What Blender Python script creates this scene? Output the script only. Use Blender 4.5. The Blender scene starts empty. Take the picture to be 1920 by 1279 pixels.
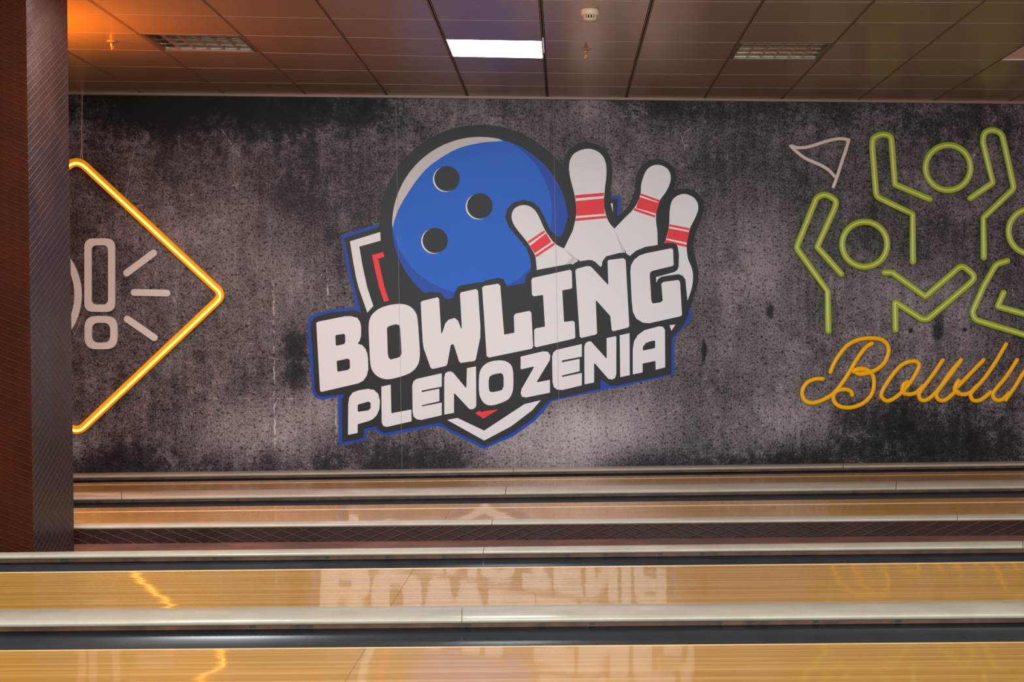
import bpy, bmesh, math, random
from mathutils import Vector, Matrix
from mathutils.geometry import tessellate_polygon
random.seed(7)
scn = bpy.context.scene
COL = scn.collection

# ------------------------------------------------------------------ camera
F, PX, PY, W, H = 3050.0, 1262.0, 685.0, 1920.0, 1279.0
CAMZ = 1.18
dY = Vector(((1057 - PX) / F, (619 - PY) / F, 1)).normalized()
d2 = Vector(((2057 - PX) / F, (614.5 - PY) / F, 1))
Zc = d2.cross(dY).normalized()
if Zc.y > 0: Zc = -Zc
Xc = dY.cross(Zc).normalized()
if Xc.x < 0: Xc = -Xc
def cam2world(v): return Vector((v.dot(Xc), v.dot(dY), v.dot(Zc)))
right, down, fwd = cam2world(Vector((1, 0, 0))), cam2world(Vector((0, 1, 0))), cam2world(Vector((0, 0, 1)))
cam_d = bpy.data.cameras.new('camera'); cam = bpy.data.objects.new('camera', cam_d); COL.objects.link(cam)
cam_d.sensor_width = 36; cam_d.lens = F / W * 36
cam_d.shift_x = (W / 2 - PX) / W; cam_d.shift_y = (PY - H / 2) / W
R = Matrix((right, -down, -fwd)).transposed()
cam.matrix_world = Matrix.Translation((0, 0, CAMZ)) @ R.to_4x4()
cam_d.clip_start = 0.05
scn.camera = cam
CAM = Vector((0, 0, CAMZ))
def ray(px, py): return cam2world(Vector(((px - PX) / F, (py - PY) / F, 1)))
def at_z(px, py, z):
    d = ray(px, py); return CAM + d * ((z - CAMZ) / d.z)
def at_y(px, py, y):
    d = ray(px, py); return CAM + d * (y / d.y)

# ------------------------------------------------------------------ world, exposure, large lights
world = bpy.data.worlds.new('room_air'); scn.world = world; world.use_nodes = True
bg = world.node_tree.nodes['Background']
bg.inputs[0].default_value = (0.84, 0.94, 1.0, 1); bg.inputs[1].default_value = 0.35
scn.view_settings.view_transform = 'Standard'; scn.view_settings.look = 'None'
scn.view_settings.gamma = 1; scn.view_settings.use_curve_mapping = False
scn.view_settings.exposure = 0.88
def area(name, loc, target, size, sy, power, col):
    l = bpy.data.lights.new(name, 'AREA'); l.shape = 'RECTANGLE'; l.size = size; l.size_y = sy; l.energy = power; l.color = col
    o = bpy.data.objects.new(name, l); COL.objects.link(o); o.location = loc
    o.rotation_euler = (Vector(target) - Vector(loc)).to_track_quat('-Z', 'Y').to_euler(); return o
area('hall_light_far', (-2.15, 8.9, 3.04), (-2.15, 8.9, 0), .62, .62, 46, (.88, .96, 1))
area('right_fill_light', (2.3, 7.6, 3.04), (2.3, 8.0, 0), 1.24, 1.24, 20, (.88, .96, 1))  # added soft fill that brightens the right-hand lanes
area('hall_light_near', (-.5, 5.2, 3.04), (-.5, 5.2, 0), .62, .62, 20, (.92, .97, 1))
area('hall_light_overhead', (-.5, 1.9, 3.04), (-.5, 1.9, 0), .62, .62, 34, (.92, .97, 1))
area('hall_light_left', (-2.9, 4.4, 3.04), (-2.9, 6.4, 0), .62, .62, 38, (.92, .97, 1))
area('hall_light_behind', (0, -2.0, 2.9), (0.0, 13.0, .6), 4.0, 1.2, 400, (.83, .95, 1))
amb = area('amber_glow_light', (-3.9, 10.2, 2.5), (-3.7, 10.2, 3.12), .5, .2, 92, (1, .25, .001)); amb.data.spread = math.radians(140)  # unseen light added behind the column for the orange ceiling glow
area('purple_side_light', (6.5, 10.5, 2.7), (3.6, 13.5, 1.8), .5, .5, 9, (1.0, .35, .55))  # unseen lamp for the reddish-purple tint at the right

# ------------------------------------------------------------------ materials
def lin(r, g, b):
    f = lambda c: (c / 255 / 12.92) if c / 255 <= .04045 else ((c / 255 + .055) / 1.055) ** 2.4
    return (f(r), f(g), f(b), 1)
def mat(name, rgb, rough=.5, metal=0, emit=None, es=0, coat=0, spec=.5):
    m = bpy.data.materials.new(name); m.use_nodes = True; b = m.node_tree.nodes['Principled BSDF']
    b.inputs['Base Color'].default_value = lin(*rgb); b.inputs['Roughness'].default_value = rough
    b.inputs['Metallic'].default_value = metal; b.inputs['Coat Weight'].default_value = coat
    b.inputs['Specular IOR Level'].default_value = spec
    if emit: b.inputs['Emission Color'].default_value = lin(*emit); b.inputs['Emission Strength'].default_value = es
    return m
class NT:
    def __init__(s, m): s.m = m; s.t = m.node_tree; s.b = s.t.nodes['Principled BSDF']
    def n(s, kind, **kw):
        x = s.t.nodes.new(kind)
        for k, v in kw.items():
            if k.startswith('i_'):
                x.inputs[int(k[2:]) if k[2:].isdigit() else k[2:]].default_value = v
            else: setattr(x, k, v)
        return x
    def l(s, a, b): s.t.links.new(a, b)
    def val(s, sock, v):
        if isinstance(v, (int, float)): sock.default_value = v
        else: s.l(v, sock)
    def math(s, op, a, b=0.0, c=0.0, clamp=False):
        x = s.n('ShaderNodeMath', operation=op); x.use_clamp = clamp
        s.val(x.inputs[0], a); s.val(x.inputs[1], b); s.val(x.inputs[2], c); return x.outputs[0]
    def mix(s, f, a, b, mode='MIX'):
        x = s.n('ShaderNodeMix', data_type='RGBA', blend_type=mode)
        s.val(x.inputs[0], f)
        for k, v in ((6, a), (7, b)):
            if isinstance(v, tuple): x.inputs[k].default_value = v
            else: s.l(v, x.inputs[k])
        return x.outputs[2]
    def noise(s, vec, scale, detail=4, rough=.6, dist=0):
        x = s.n('ShaderNodeTexNoise'); x.inputs['Scale'].default_value = scale; x.inputs['Detail'].default_value = detail
        x.inputs['Roughness'].default_value = rough; x.inputs['Distortion'].default_value = dist; s.l(vec, x.inputs['Vector']); return x.outputs['Fac']
    def map(s, vec, sc=(1, 1, 1), loc=(0, 0, 0), rot=(0, 0, 0)):
        x = s.n('ShaderNodeMapping'); x.inputs['Scale'].default_value = sc; x.inputs['Location'].default_value = loc
        x.inputs['Rotation'].default_value = rot; s.l(vec, x.inputs['Vector']); return x.outputs[0]
    def ramp(s, f, a, b, lo=0, hi=1):
        x = s.n('ShaderNodeMapRange'); x.clamp = True; x.interpolation_type = 'SMOOTHSTEP'; s.val(x.inputs[0], f)
        for k, v in zip((1, 2, 3, 4), (a, b, lo, hi)): x.inputs[k].default_value = v
        return x.outputs[0]
    def bump(s, h, st, dist=.01):
        x = s.n('ShaderNodeBump'); x.inputs['Strength'].default_value = st; x.inputs['Distance'].default_value = dist
        s.l(h, x.inputs['Height']); s.l(x.outputs[0], s.b.inputs['Normal']); return x

# printed concrete mural: UV unit = 1 m on the wall (u right, v up)
PXM = 224.3
def wall_uv_px(px, py): return (px / PXM, (1279 - py) / PXM)
def concrete():
    m = mat('printed_concrete', (100, 90, 90), .5, spec=.18); k = NT(m)
    uv = k.n('ShaderNodeTexCoord').outputs['UV']
    big = k.noise(uv, .9, 5, .62, .3)
    mid = k.noise(k.map(uv, (1.2, .75, 1), (3, 1, 0)), 3.2, 6, .7, .2)
    mot = k.noise(k.map(uv, (1, 1, 1), (7, 2, 0)), 14, 5, .75)
    fine = k.noise(k.map(uv, (1, .8, 1), (1, 5, 0)), 75, 3, .8)
    streak = k.noise(k.map(uv, (7, .55, 1), (2, 9, 0)), 2.2, 4, .6)
    v = k.math('ADD', k.math('MULTIPLY', big, .9), k.math('MULTIPLY', mid, .75))
    v = k.math('ADD', v, k.math('MULTIPLY', mot, .75))
    v = k.math('ADD', v, k.math('MULTIPLY', fine, 1.35))
    v = k.math('ADD', v, k.math('MULTIPLY', streak, .4))
    grit = k.noise(k.map(uv, (1, 1, 1), (4, 4, 0)), 38, 4, .7)
    v = k.math('SUBTRACT', v, k.ramp(grit, .53, .70, 0, .7))     # sum of weights 4.15, mean about 2.07
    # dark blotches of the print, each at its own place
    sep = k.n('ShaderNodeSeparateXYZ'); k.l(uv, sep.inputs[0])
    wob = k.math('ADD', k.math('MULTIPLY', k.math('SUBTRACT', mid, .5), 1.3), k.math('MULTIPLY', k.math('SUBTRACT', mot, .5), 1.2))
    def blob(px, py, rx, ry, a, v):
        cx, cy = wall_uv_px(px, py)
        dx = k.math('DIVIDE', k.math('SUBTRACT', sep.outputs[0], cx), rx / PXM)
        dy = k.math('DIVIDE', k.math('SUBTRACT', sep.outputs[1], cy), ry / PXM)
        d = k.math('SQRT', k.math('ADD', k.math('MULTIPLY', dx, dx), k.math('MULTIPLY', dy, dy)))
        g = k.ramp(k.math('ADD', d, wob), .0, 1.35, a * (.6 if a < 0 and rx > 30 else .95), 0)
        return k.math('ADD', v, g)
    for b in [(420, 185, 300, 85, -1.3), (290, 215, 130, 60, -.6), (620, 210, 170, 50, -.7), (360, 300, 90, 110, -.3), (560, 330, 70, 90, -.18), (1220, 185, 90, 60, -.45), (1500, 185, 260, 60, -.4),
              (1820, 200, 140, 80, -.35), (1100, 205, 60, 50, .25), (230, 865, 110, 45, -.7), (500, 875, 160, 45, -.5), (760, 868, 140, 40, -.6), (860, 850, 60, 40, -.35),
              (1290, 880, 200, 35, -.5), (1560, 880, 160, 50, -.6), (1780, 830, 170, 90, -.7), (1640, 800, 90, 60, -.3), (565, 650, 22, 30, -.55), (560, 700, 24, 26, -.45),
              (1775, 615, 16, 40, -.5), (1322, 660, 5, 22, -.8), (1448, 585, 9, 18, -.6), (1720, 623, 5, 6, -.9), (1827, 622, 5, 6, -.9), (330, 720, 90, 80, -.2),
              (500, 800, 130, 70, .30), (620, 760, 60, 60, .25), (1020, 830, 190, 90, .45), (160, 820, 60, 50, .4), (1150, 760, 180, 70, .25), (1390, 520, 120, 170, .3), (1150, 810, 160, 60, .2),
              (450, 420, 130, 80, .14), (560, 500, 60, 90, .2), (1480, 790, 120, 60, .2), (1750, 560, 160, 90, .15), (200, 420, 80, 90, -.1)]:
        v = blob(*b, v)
    # pale scratches and two long vertical scrapes
    sx = k.math('ADD', sep.outputs[0], k.math('MULTIPLY', k.math('SUBTRACT', k.noise(uv, 9, 4, .7), .5), .05))
    for px, y0, y1 in ((524, 520, 850), (636, 740, 850), (622, 500, 590)):
        g = k.ramp(k.math('ABSOLUTE', k.math('SUBTRACT', sx, px / PXM)), .0, .011, .65, 0)
        g = k.math('MULTIPLY', g, k.math('MULTIPLY', k.ramp(sep.outputs[1], (1279 - y1) / PXM, (1279 - y1) / PXM + .2, 0, 1), k.ramp(sep.outputs[1], (1279 - y0) / PXM - .2, (1279 - y0) / PXM, 1, 0)))
        g = k.math('MULTIPLY', g, k.ramp(mot, .42, .58))
        v = k.math('ADD', v, g)
    vor = k.n('ShaderNodeTexVoronoi', feature='DISTANCE_TO_EDGE'); vor.inputs['Scale'].default_value = .9
    k.l(k.map(uv, (1, .8, 1), (.4, .1, 0), (0, 0, .5)), vor.inputs['Vector'])
    v = k.math('ADD', v, k.math('MULTIPLY', k.ramp(vor.outputs['Distance'], 0, .0035, .35, 0), k.ramp(mid, .5, .6)))
    sp = k.n('ShaderNodeTexVoronoi'); sp.inputs['Scale'].default_value = 16; k.l(uv, sp.inputs['Vector'])
    v = k.math('ADD', v, k.math('MULTIPLY', k.ramp(sp.outputs['Distance'], .04, .10, 1.0, 0), k.ramp(k.noise(uv, 2, 2), .52, .66)))
    cr = k.n('ShaderNodeValToRGB'); e = cr.color_ramp.elements
    e[0].position = .0; e[0].color = lin(12, 8, 7); e[1].position = 1; e[1].color = lin(208, 196, 194)
    for p, c in ((.25, (52, 45, 46)), (.5, (112, 102, 103)), (.72, (158, 147, 147))):
        x = e.new(p); x.color = lin(*c)
    k.l(k.ramp(v, 1.2, 3.2), cr.inputs[0]); k.l(cr.outputs[0], k.b.inputs['Base Color'])
    k.bump(k.noise(k.map(uv, (1, .35, 1)), 1.6, 2), .35, .02)
    return m
def vinyl(name, rgb):
    m = mat(name, rgb, .42, spec=.2); k = NT(m)
    geo = k.n('ShaderNodeNewGeometry').outputs['Position']
    k.bump(k.noise(k.map(geo, (1, 1, .35)), 1.6, 2), .35, .02); return m

def embossed(name, rgb, rough=.28, cu=.072, cv=.044, st=1.0, spec=.5):
    m = mat(name, rgb, rough, spec=spec); k = NT(m)
    uv = k.n('ShaderNodeTexCoord').outputs['UV']; sep = k.n('ShaderNodeSeparateXYZ'); k.l(uv, sep.inputs[0])
    u = k.math('DIVIDE', sep.outputs[0], cu); v = k.math('DIVIDE', sep.outputs[1], cv)
    def tri(x): return k.math('ABSOLUTE', k.math('SUBTRACT', k.math('FRACT', x), .5))     # .5 on the line, 0 in the middle
    a = tri(k.math('ADD', u, v)); b = tri(k.math('SUBTRACT', u, v))
    h = k.math('MAXIMUM', k.ramp(a, .40, .49), k.ramp(b, .40, .49))
    k.bump(h, st, .007)
    crest_highlight = k.math('MULTIPLY', h, .55)
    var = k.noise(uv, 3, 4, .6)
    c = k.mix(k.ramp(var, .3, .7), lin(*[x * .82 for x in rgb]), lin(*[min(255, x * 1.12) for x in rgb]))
    c = k.mix(crest_highlight, c, lin(*[min(255, x * 1.5 + 22) for x in rgb]))  # ridge lines painted lighter: their lit highlight put into the colour
    k.l(c, k.b.inputs['Base Color']); k.l(k.ramp(var, .2, .8, rough * .8, rough * 1.4), k.b.inputs['Roughness'])
    return m

def lane_wood():
    m = mat('lane_wood', (200, 150, 95), .22, spec=.4, coat=.5); k = NT(m)
    uv = k.n('ShaderNodeTexCoord').outputs['UV']          # u along the lane, v across, metres
    sep = k.n('ShaderNodeSeparateXYZ'); k.l(uv, sep.inputs[0])
    board = k.math('FLOOR', k.math('DIVIDE', sep.outputs[1], .027))
    wn = k.n('ShaderNodeTexWhiteNoise', noise_dimensions='1D'); k.l(board, wn.inputs['W'])
    fine = k.noise(k.map(uv, (.35, 90, 1)), 1.0, 5, .65)
    bamb = k.noise(k.map(uv, (2.2, 260, 1)), 1.0, 3, .6)
    long_ = k.noise(k.map(uv, (.5, 14, 1)), 1.0, 3, .6)
    f = k.math('ADD', k.math('MULTIPLY', wn.outputs['Value'], .22), k.math('MULTIPLY', fine, .5))
    f = k.math('ADD', f, k.math('ADD', k.math('MULTIPLY', bamb, .35), k.math('MULTIPLY', long_, .35)))
    cr = k.n('ShaderNodeValToRGB'); e = cr.color_ramp.elements
    e[0].position = 0; e[0].color = lin(188, 126, 50); e[1].position = 1; e[1].color = lin(232, 176, 96)
    x = e.new(.5); x.color = lin(214, 153, 70)
    k.b.inputs['Coat Roughness'].default_value = .038; k.b.inputs['Coat IOR'].default_value = 1.45
    k.l(k.ramp(f, .38, 1.02), cr.inputs[0]); k.l(cr.outputs[0], k.b.inputs['Base Color'])
    # lacquer: slight long waves
    hw = k.math('ADD', k.noise(k.map(uv, (1.3, 1.6, 1)), 1.0, 2, .5), k.math('MULTIPLY', k.noise(k.map(uv, (5, 9, 1)), 1, 2, .5), .12))
    k.bump(hw, .10, .02); bn = k.n('ShaderNodeBump'); bn.inputs['Strength'].default_value = .10; bn.inputs['Distance'].default_value = .02
    k.l(k.math('ADD', hw, k.math('MULTIPLY', k.noise(k.map(uv, (14, 22, 1)), 1, 2, .5), .035)), bn.inputs['Height']); k.l(bn.outputs[0], k.b.inputs['Coat Normal'])
    return m

def ceiling_mat():
    m = mat('satin_metal_ceiling', (150, 134, 126), .30, .55, spec=.5); k = NT(m)
    geo = k.n('ShaderNodeTexCoord').outputs['Object']
    br = k.noise(k.map(geo, (2, 60, 1)), 1, 3, .6); n2 = k.noise(geo, 1.3, 4)
    c = k.mix(br, lin(166, 134, 108), lin(172, 140, 114))
    k.l(c, k.b.inputs['Base Color']);     return m

M = dict(
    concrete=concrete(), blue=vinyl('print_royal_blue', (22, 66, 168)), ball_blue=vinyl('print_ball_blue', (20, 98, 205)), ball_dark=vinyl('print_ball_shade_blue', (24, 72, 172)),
    black=vinyl('print_black', (34, 29, 26)), white=vinyl('print_white', (230, 228, 227)), pin_shade=vinyl('print_pin_grey', (206, 200, 197)), red=vinyl('print_red', (238, 52, 60)),
    seam=vinyl('print_seam', (150, 138, 130)),
    ceiling=ceiling_mat(), groove=mat('dark_groove', (18, 13, 10), .7), tbar=mat('ceiling_bar', (158, 132, 116), .4, .1),
    trim=mat('edge_trim', (140, 112, 94), .4, .1),
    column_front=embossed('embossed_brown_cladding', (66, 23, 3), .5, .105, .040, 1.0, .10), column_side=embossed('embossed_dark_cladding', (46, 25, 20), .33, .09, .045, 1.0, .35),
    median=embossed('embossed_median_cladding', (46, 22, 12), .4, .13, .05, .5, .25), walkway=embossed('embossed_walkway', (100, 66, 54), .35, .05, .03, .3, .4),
    rail=mat('cream_plastic', (208, 198, 178), .2, spec=.5), brown_wood=mat('brown_board', (122, 72, 34), .5), gutter=mat('blue_grey_plastic', (58, 66, 78), .26, spec=.22),
    lane=lane_wood(), edge_strip=mat('pale_edge_strip', (250, 212, 150), .3), joint=mat('dark_joint', (140, 98, 54), .5), screw=mat('screw_dark', (40, 30, 24), .5),
    floor=mat('subfloor', (48, 34, 28), .8),
    lit=mat('lit_diffuser', (255, 255, 255), .5, emit=(244, 250, 255), es=9), frame=mat('white_frame', (214, 202, 190), .4),
    mirror=mat('louvre_metal', (128, 110, 94), .16, .95), blade=mat('blade_metal', (206, 180, 150), .25, .8), unlit=mat('unlit_diffuser', (225, 190, 175), .5), tube_off=mat('dead_tube', (190, 184, 176), .3), housing=mat('louvre_housing', (120, 104, 90), .35, .7),
    plastic_white=mat('detector_plastic', (222, 196, 168), .4), brass=mat('sprinkler_metal', (170, 130, 90), .3, .9),
    grey_letter=mat('pale_acrylic', (216, 212, 206), .35), flag=mat('pale_flag_acrylic', (222, 202, 190), .35),
    green=mat('green_flex', (164, 186, 48), .35), green_core=mat('pale_green_strip', (236, 220, 140), .4),
    yellow=mat('yellow_acrylic', (255, 182, 0), .32, spec=.25),
    neon=mat('amber_neon_body', (255, 168, 20), .4, emit=(255, 160, 8), es=.17), neon_core=mat('amber_neon_core', (255, 200, 90), .4, emit=(255, 178, 60), es=3.7),
    wire=mat('wire', (190, 160, 130), .4, .4),
)
def moire(m, a, b, sc=40):
    k = NT(m); geo = k.n('ShaderNodeNewGeometry').outputs['Position']
    k.l(k.mix(k.ramp(k.noise(geo, sc, 4, .6), .3, .7), lin(*a), lin(*b)), k.b.inputs['Base Color'])
moire(M['brown_wood'], (66, 36, 14), (104, 62, 28), 8); moire(M['rail'], (184, 170, 148), (196, 182, 160), 5)
moire(M['gutter'], (30, 33, 38), (38, 41, 47), 6); moire(M['floor'], (40, 28, 22), (56, 40, 32), 6)

# ------------------------------------------------------------------ helpers
def mesh_obj(name, verts, faces, m, parent=None, uvs=None, smooth=False):
    me = bpy.data.meshes.new(name); me.from_pydata([tuple(v) for v in verts], [], faces)
    if uvs:
        ul = me.uv_layers.new(name='UVMap')
        for li, lo in enumerate(me.loops): ul.data[li].uv = uvs[li]
    me.materials.append(M[m] if isinstance(m, str) else m)
    bm = bmesh.new(); bm.from_mesh(me)
    if not uvs: bmesh.ops.recalc_face_normals(bm, faces=bm.faces)
    bm.to_mesh(me); bm.free()
    if smooth:
        for p in me.polygons: p.use_smooth = True
    o = bpy.data.objects.new(name, me); COL.objects.link(o)
    if parent: o.parent = parent; o.matrix_parent_inverse = parent.matrix_world.inverted()
    return o
def thing(name, label, cat, loc=(0, 0, 0), group=None):
    o = bpy.data.objects.new(name, None); COL.objects.link(o); o.location = loc; o.empty_display_size = .1
    o.matrix_world = Matrix.Translation(loc)
    o['label'] = label; o['category'] = cat
    if group: o['group'] = group
    return o
def tag(o, label, cat, group=None):
    o['label'] = label; o['category'] = cat
    if group: o['group'] = group
    return o
def structure(o): o['kind'] = 'structure'; return o
class MB:
    def __init__(s): s.v = []; s.f = []
    def add(s, v, f): b = len(s.v); s.v += [Vector(x) for x in v]; s.f += [tuple(i + b for i in q) for q in f]
    def hexa(s, bot, top):   # two quads
        s.add(list(bot) + list(top), [(3, 2, 1, 0), (4, 5, 6, 7)] + [(i, (i + 1) % 4, (i + 1) % 4 + 4, i + 4) for i in range(4)])
    def lathe(s, c, prof, n=24):   # prof (r, z) list going along z
        v = []; f = []
        for r, z in prof:
            for i in range(n):
                a = 2 * math.pi * i / n; v.append((c[0] + r * math.cos(a), c[1] + r * math.sin(a), c[2] + z))
        for j in range(len(prof) - 1):
            for i in range(n):
                f.append((j * n + i, j * n + (i + 1) % n, (j + 1) * n + (i + 1) % n, (j + 1) * n + i))
        f.append(tuple(range(n))); f.append(tuple(range((len(prof) - 1) * n, len(prof) * n))); s.add(v, f)
    def cyl(s, p, q, r, n=10):
        p, q = Vector(p), Vector(q); d = (q - p).normalized(); a = d.orthogonal().normalized(); b = d.cross(a)
        v = [x + (a * math.cos(2 * math.pi * i / n) + b * math.sin(2 * math.pi * i / n)) * r for x in (p, q) for i in range(n)]
        s.add(v, [(i, (i + 1) % n, (i + 1) % n + n, i + n) for i in range(n)] + [tuple(range(n))[::-1], tuple(range(n, 2 * n))])
    def build(s, name, m, parent=None, smooth=False): return mesh_obj(name, s.v, s.f, m, parent, smooth=smooth)

# ------------------------------------------------------------------ back wall frame
D0 = 13.6
CEIL = 3.12
wl, wr = at_z(139, 173.3, CEIL), at_z(1920, 191, CEIL)
wdir = (wr - wl); wdir.z = 0; wdir.normalize()
wn = Vector((wdir.y, -wdir.x, 0))          # towards the camera
def yw(x): return wl.y + (x - wl.x) * wdir.y / wdir.x
def on_wall(px, py, off=0.0):
    d = ray(px, py); p0 = Vector((wl.x, wl.y, 0)) + wn * off
    return CAM + d * ((p0 - CAM).dot(wn) / d.dot(wn))
print('wall left/right', wl, wr)
def wpt(x, z): return Vector((x, yw(x), z))
xl, xr = wl.x - 5, wr.x + 4
def wuv(p):
    o = on_wall(1057, 640); return (1057 / PXM + (p - o).dot(wdir), (1279 - 640) / PXM + (p.z - o.z))
v = [wpt(xl, -.1), wpt(xr, -.1), wpt(xr, CEIL + .2), wpt(xl, CEIL + .2)]
vb = [p - wn * .2 for p in v]
allv = v + vb; faces = [(0, 1, 2, 3), (7, 6, 5, 4), (0, 4, 5, 1), (1, 5, 6, 2), (2, 6, 7, 3), (3, 7, 4, 0)]
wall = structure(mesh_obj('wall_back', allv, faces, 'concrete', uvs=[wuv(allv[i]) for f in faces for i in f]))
fl = MB(); fl.hexa([(xl, 2.5, -.2), (xr, 2.5, -.2), (xr, 15, -.2), (xl, 15, -.2)], [(xl, 2.5, -.1), (xr, 2.5, -.1), (xr, 15, -.1), (xl, 15, -.1)])
structure(fl.build('floor', 'floor'))

# ------------------------------------------------------------------ ceiling
T = .0485 * D0
xs = [at_z(px, py, CEIL).x for px, py in ((430, 176), (577, 178), (723, 180), (872, 182), (1019, 183), (1170, 184), (1318, 185), (1467, 186), (1618, 188))]
S = (xs[-1] - xs[0]) / 8; X0 = sum(x - i * S for i, x in enumerate(xs)) / 9
print('seam spacing', S, 'x0', X0, xs)
JOINTS = [None, [(125, 151.7), (242, 153), (640, 157), (960, 161), (1280, 164), (1920, 167.5)], [(125, 123), (367, 127), (640, 132), (960, 136.3), (1280, 139.6), (1920, 141.7)],
          [(125, 92), (325, 95.3), (490, 98.5), (640, 102.3), (837, 106), (1017, 109.5), (1280, 111.6), (1920, 113)], [(125, 60), (273, 63), (640, 70), (845, 73.5), (960, 75.8), (1280, 79.5), (1920, 81.3)],
          [(125, 25), (228, 27), (640, 35), (960, 39), (1280, 42), (1920, 43.5)]]
JP = [None] + [[at_z(x, y, CEIL) for x, y in L] for L in JOINTS[1:]]
T = .645
def C(i, j, z=CEIL):
    if j != int(j): return (C(i, int(j), z) + C(i, int(j) + 1, z)) / 2
    x = X0 + i * S
    if j == 0: return Vector((x, yw(x), z))
    L = JP[min(j, 5)]; y = None
    if x <= L[0].x: y = L[0].y + (x - L[0].x) * .03
    elif x >= L[-1].x: y = L[-1].y + (x - L[-1].x) * (L[-1].y - L[-2].y) / (L[-1].x - L[-2].x)
    else:
        for a, b in zip(L, L[1:]):
            if a.x <= x <= b.x: y = a.y + (x - a.x) * (b.y - a.y) / (b.x - a.x); break
    return Vector((x, y - max(0, j - 5) * T, z))
FIX = {}     # (i,j) -> kind
for i, kind in ((0, 'louvre'), (3, 'lit'), (6, 'louvre'), (9, 'unlit')): FIX[(i, 3)] = kind
NJ = 20
cm = MB()
for i in range(-8, 15):
    for j in range(0, NJ):
        if (i, j) in FIX: continue
        a, b, c, d = C(i, j + 1), C(i + 1, j + 1), C(i + 1, j), C(i, j)
        gx, gy, e = .011, .0022, .006
        def q(z, gx, gy):
            g1 = Vector((gx, 0, 0)); g2 = Vector((0, gy, 0))
            r = [a + g1 + g2, b - g1 + g2, c - g1 - g2, d + g1 - g2]
            for p in r: p.z = z
            return r
        lo, mi, hi = q(CEIL, gx + e * .5, gy + e * .5), q(CEIL + e * .6, gx, gy), q(CEIL + .02, gx, gy)
        cm.add(lo + mi + hi, [(0, 1, 2, 3)] + [(k, (k + 1) % 4, (k + 1) % 4 + 4, k + 4) for k in range(4)] + [(k + 4, (k + 1) % 4 + 4, (k + 1) % 4 + 8, k + 8) for k in range(4)] + [(11, 10, 9, 8)])
ceil = structure(cm.build('ceiling', 'ceiling'))
bk = MB()
def slab(i0, i1, j0, j1, z0, z1):
    q0 = [C(i0, j1, z0), C(i1, j1, z0), C(i1, j0, z0), C(i0, j0, z0)]; q1 = [p.copy() for p in q0]
    for p in q1: p.z = z1
    return q0, q1
# backing above the tiles, with holes left for the fixtures
for i in range(-8, 15):
    for j0, j1 in ((0, 3), (3, 4), (4, NJ)):
        if j0 == 3 and (i, 3) in FIX: continue
        bk.hexa(*slab(i, i + 1, j0, j1, CEIL + .021, CEIL + .04))
structure(bk.build('ceiling_backing', 'groove', ceil))
tb = MB()
for i in range(-8, 16):
    for s in (-1, 1):
        a, b = C(i, NJ), C(i, 0)
        x = s * .0065
        q = [a + Vector((x - .0013, 0, -.001)), a + Vector((x + .0013, 0, -.001)), b + Vector((x + .0013, 0, -.001)), b + Vector((x - .0013, 0, -.001))]
        tb.hexa(q, [p + Vector((0, 0, .02)) for p in q])
for i in range(-8, 15):
    for j in range(1, NJ):
        a, b = C(i, j), C(i + 1, j)
        a += Vector((.012, 0, -.0012)); b += Vector((-.012, 0, -.0012)); e = Vector((0, .0024, 0))
        q = [a - e, b - e, b + e, a + e]; tb.hexa(q, [p + Vector((0, 0, .01)) for p in q])
tb.build('ceiling_bars', 'tbar', ceil)
tr = MB()
a, b = wpt(xl, CEIL), wpt(xr, CEIL)
for (o0, o1, z0, z1) in ((0, .022, -.022, -.018), (0, .004, -.022, 0), (.018, .022, -.022, .0)):
    q = [a + wn * o1, b + wn * o1, b + wn * o0, a + wn * o0]
    tr.hexa([p + Vector((0, 0, z0)) for p in q], [p + Vector((0, 0, z1)) for p in q])
structure(tr.build('trim_1', 'trim'))

# fixtures
def lit_panel(i, j, label, m_='lit'):
    o = C(i + .5, j + .5); t = thing('ceiling_light_panel', label, 'ceiling light', o, 'recessed ceiling lights')
    m = MB(); g = .007; w = .008
    def quad(g, z): return [C(i, j + 1, z) + Vector((g, g, 0)), C(i + 1, j + 1, z) + Vector((-g, g, 0)), C(i + 1, j, z) + Vector((-g, -g, 0)), C(i, j, z) + Vector((g, -g, 0))]
    A, B_, A2, B2 = quad(g, CEIL - .001), quad(g + w, CEIL - .001), quad(g, CEIL + .03), quad(g + w, CEIL + .01)
    for k in range(4):
        n = (k + 1) % 4
        m.add([A[k], A[n], B_[n], B_[k], A2[k], A2[n], B2[n], B2[k]], [(0, 1, 2, 3), (0, 4, 5, 1), (3, 2, 6, 7), (7, 6, 5, 4)])
    m.build('frame', 'frame', t)
    m = MB(); q = quad(g + w * .8, CEIL + .006); m.hexa(q, [p + Vector((0, 0, .002)) for p in q]); m.build('diffuser', m_, t)
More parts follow.
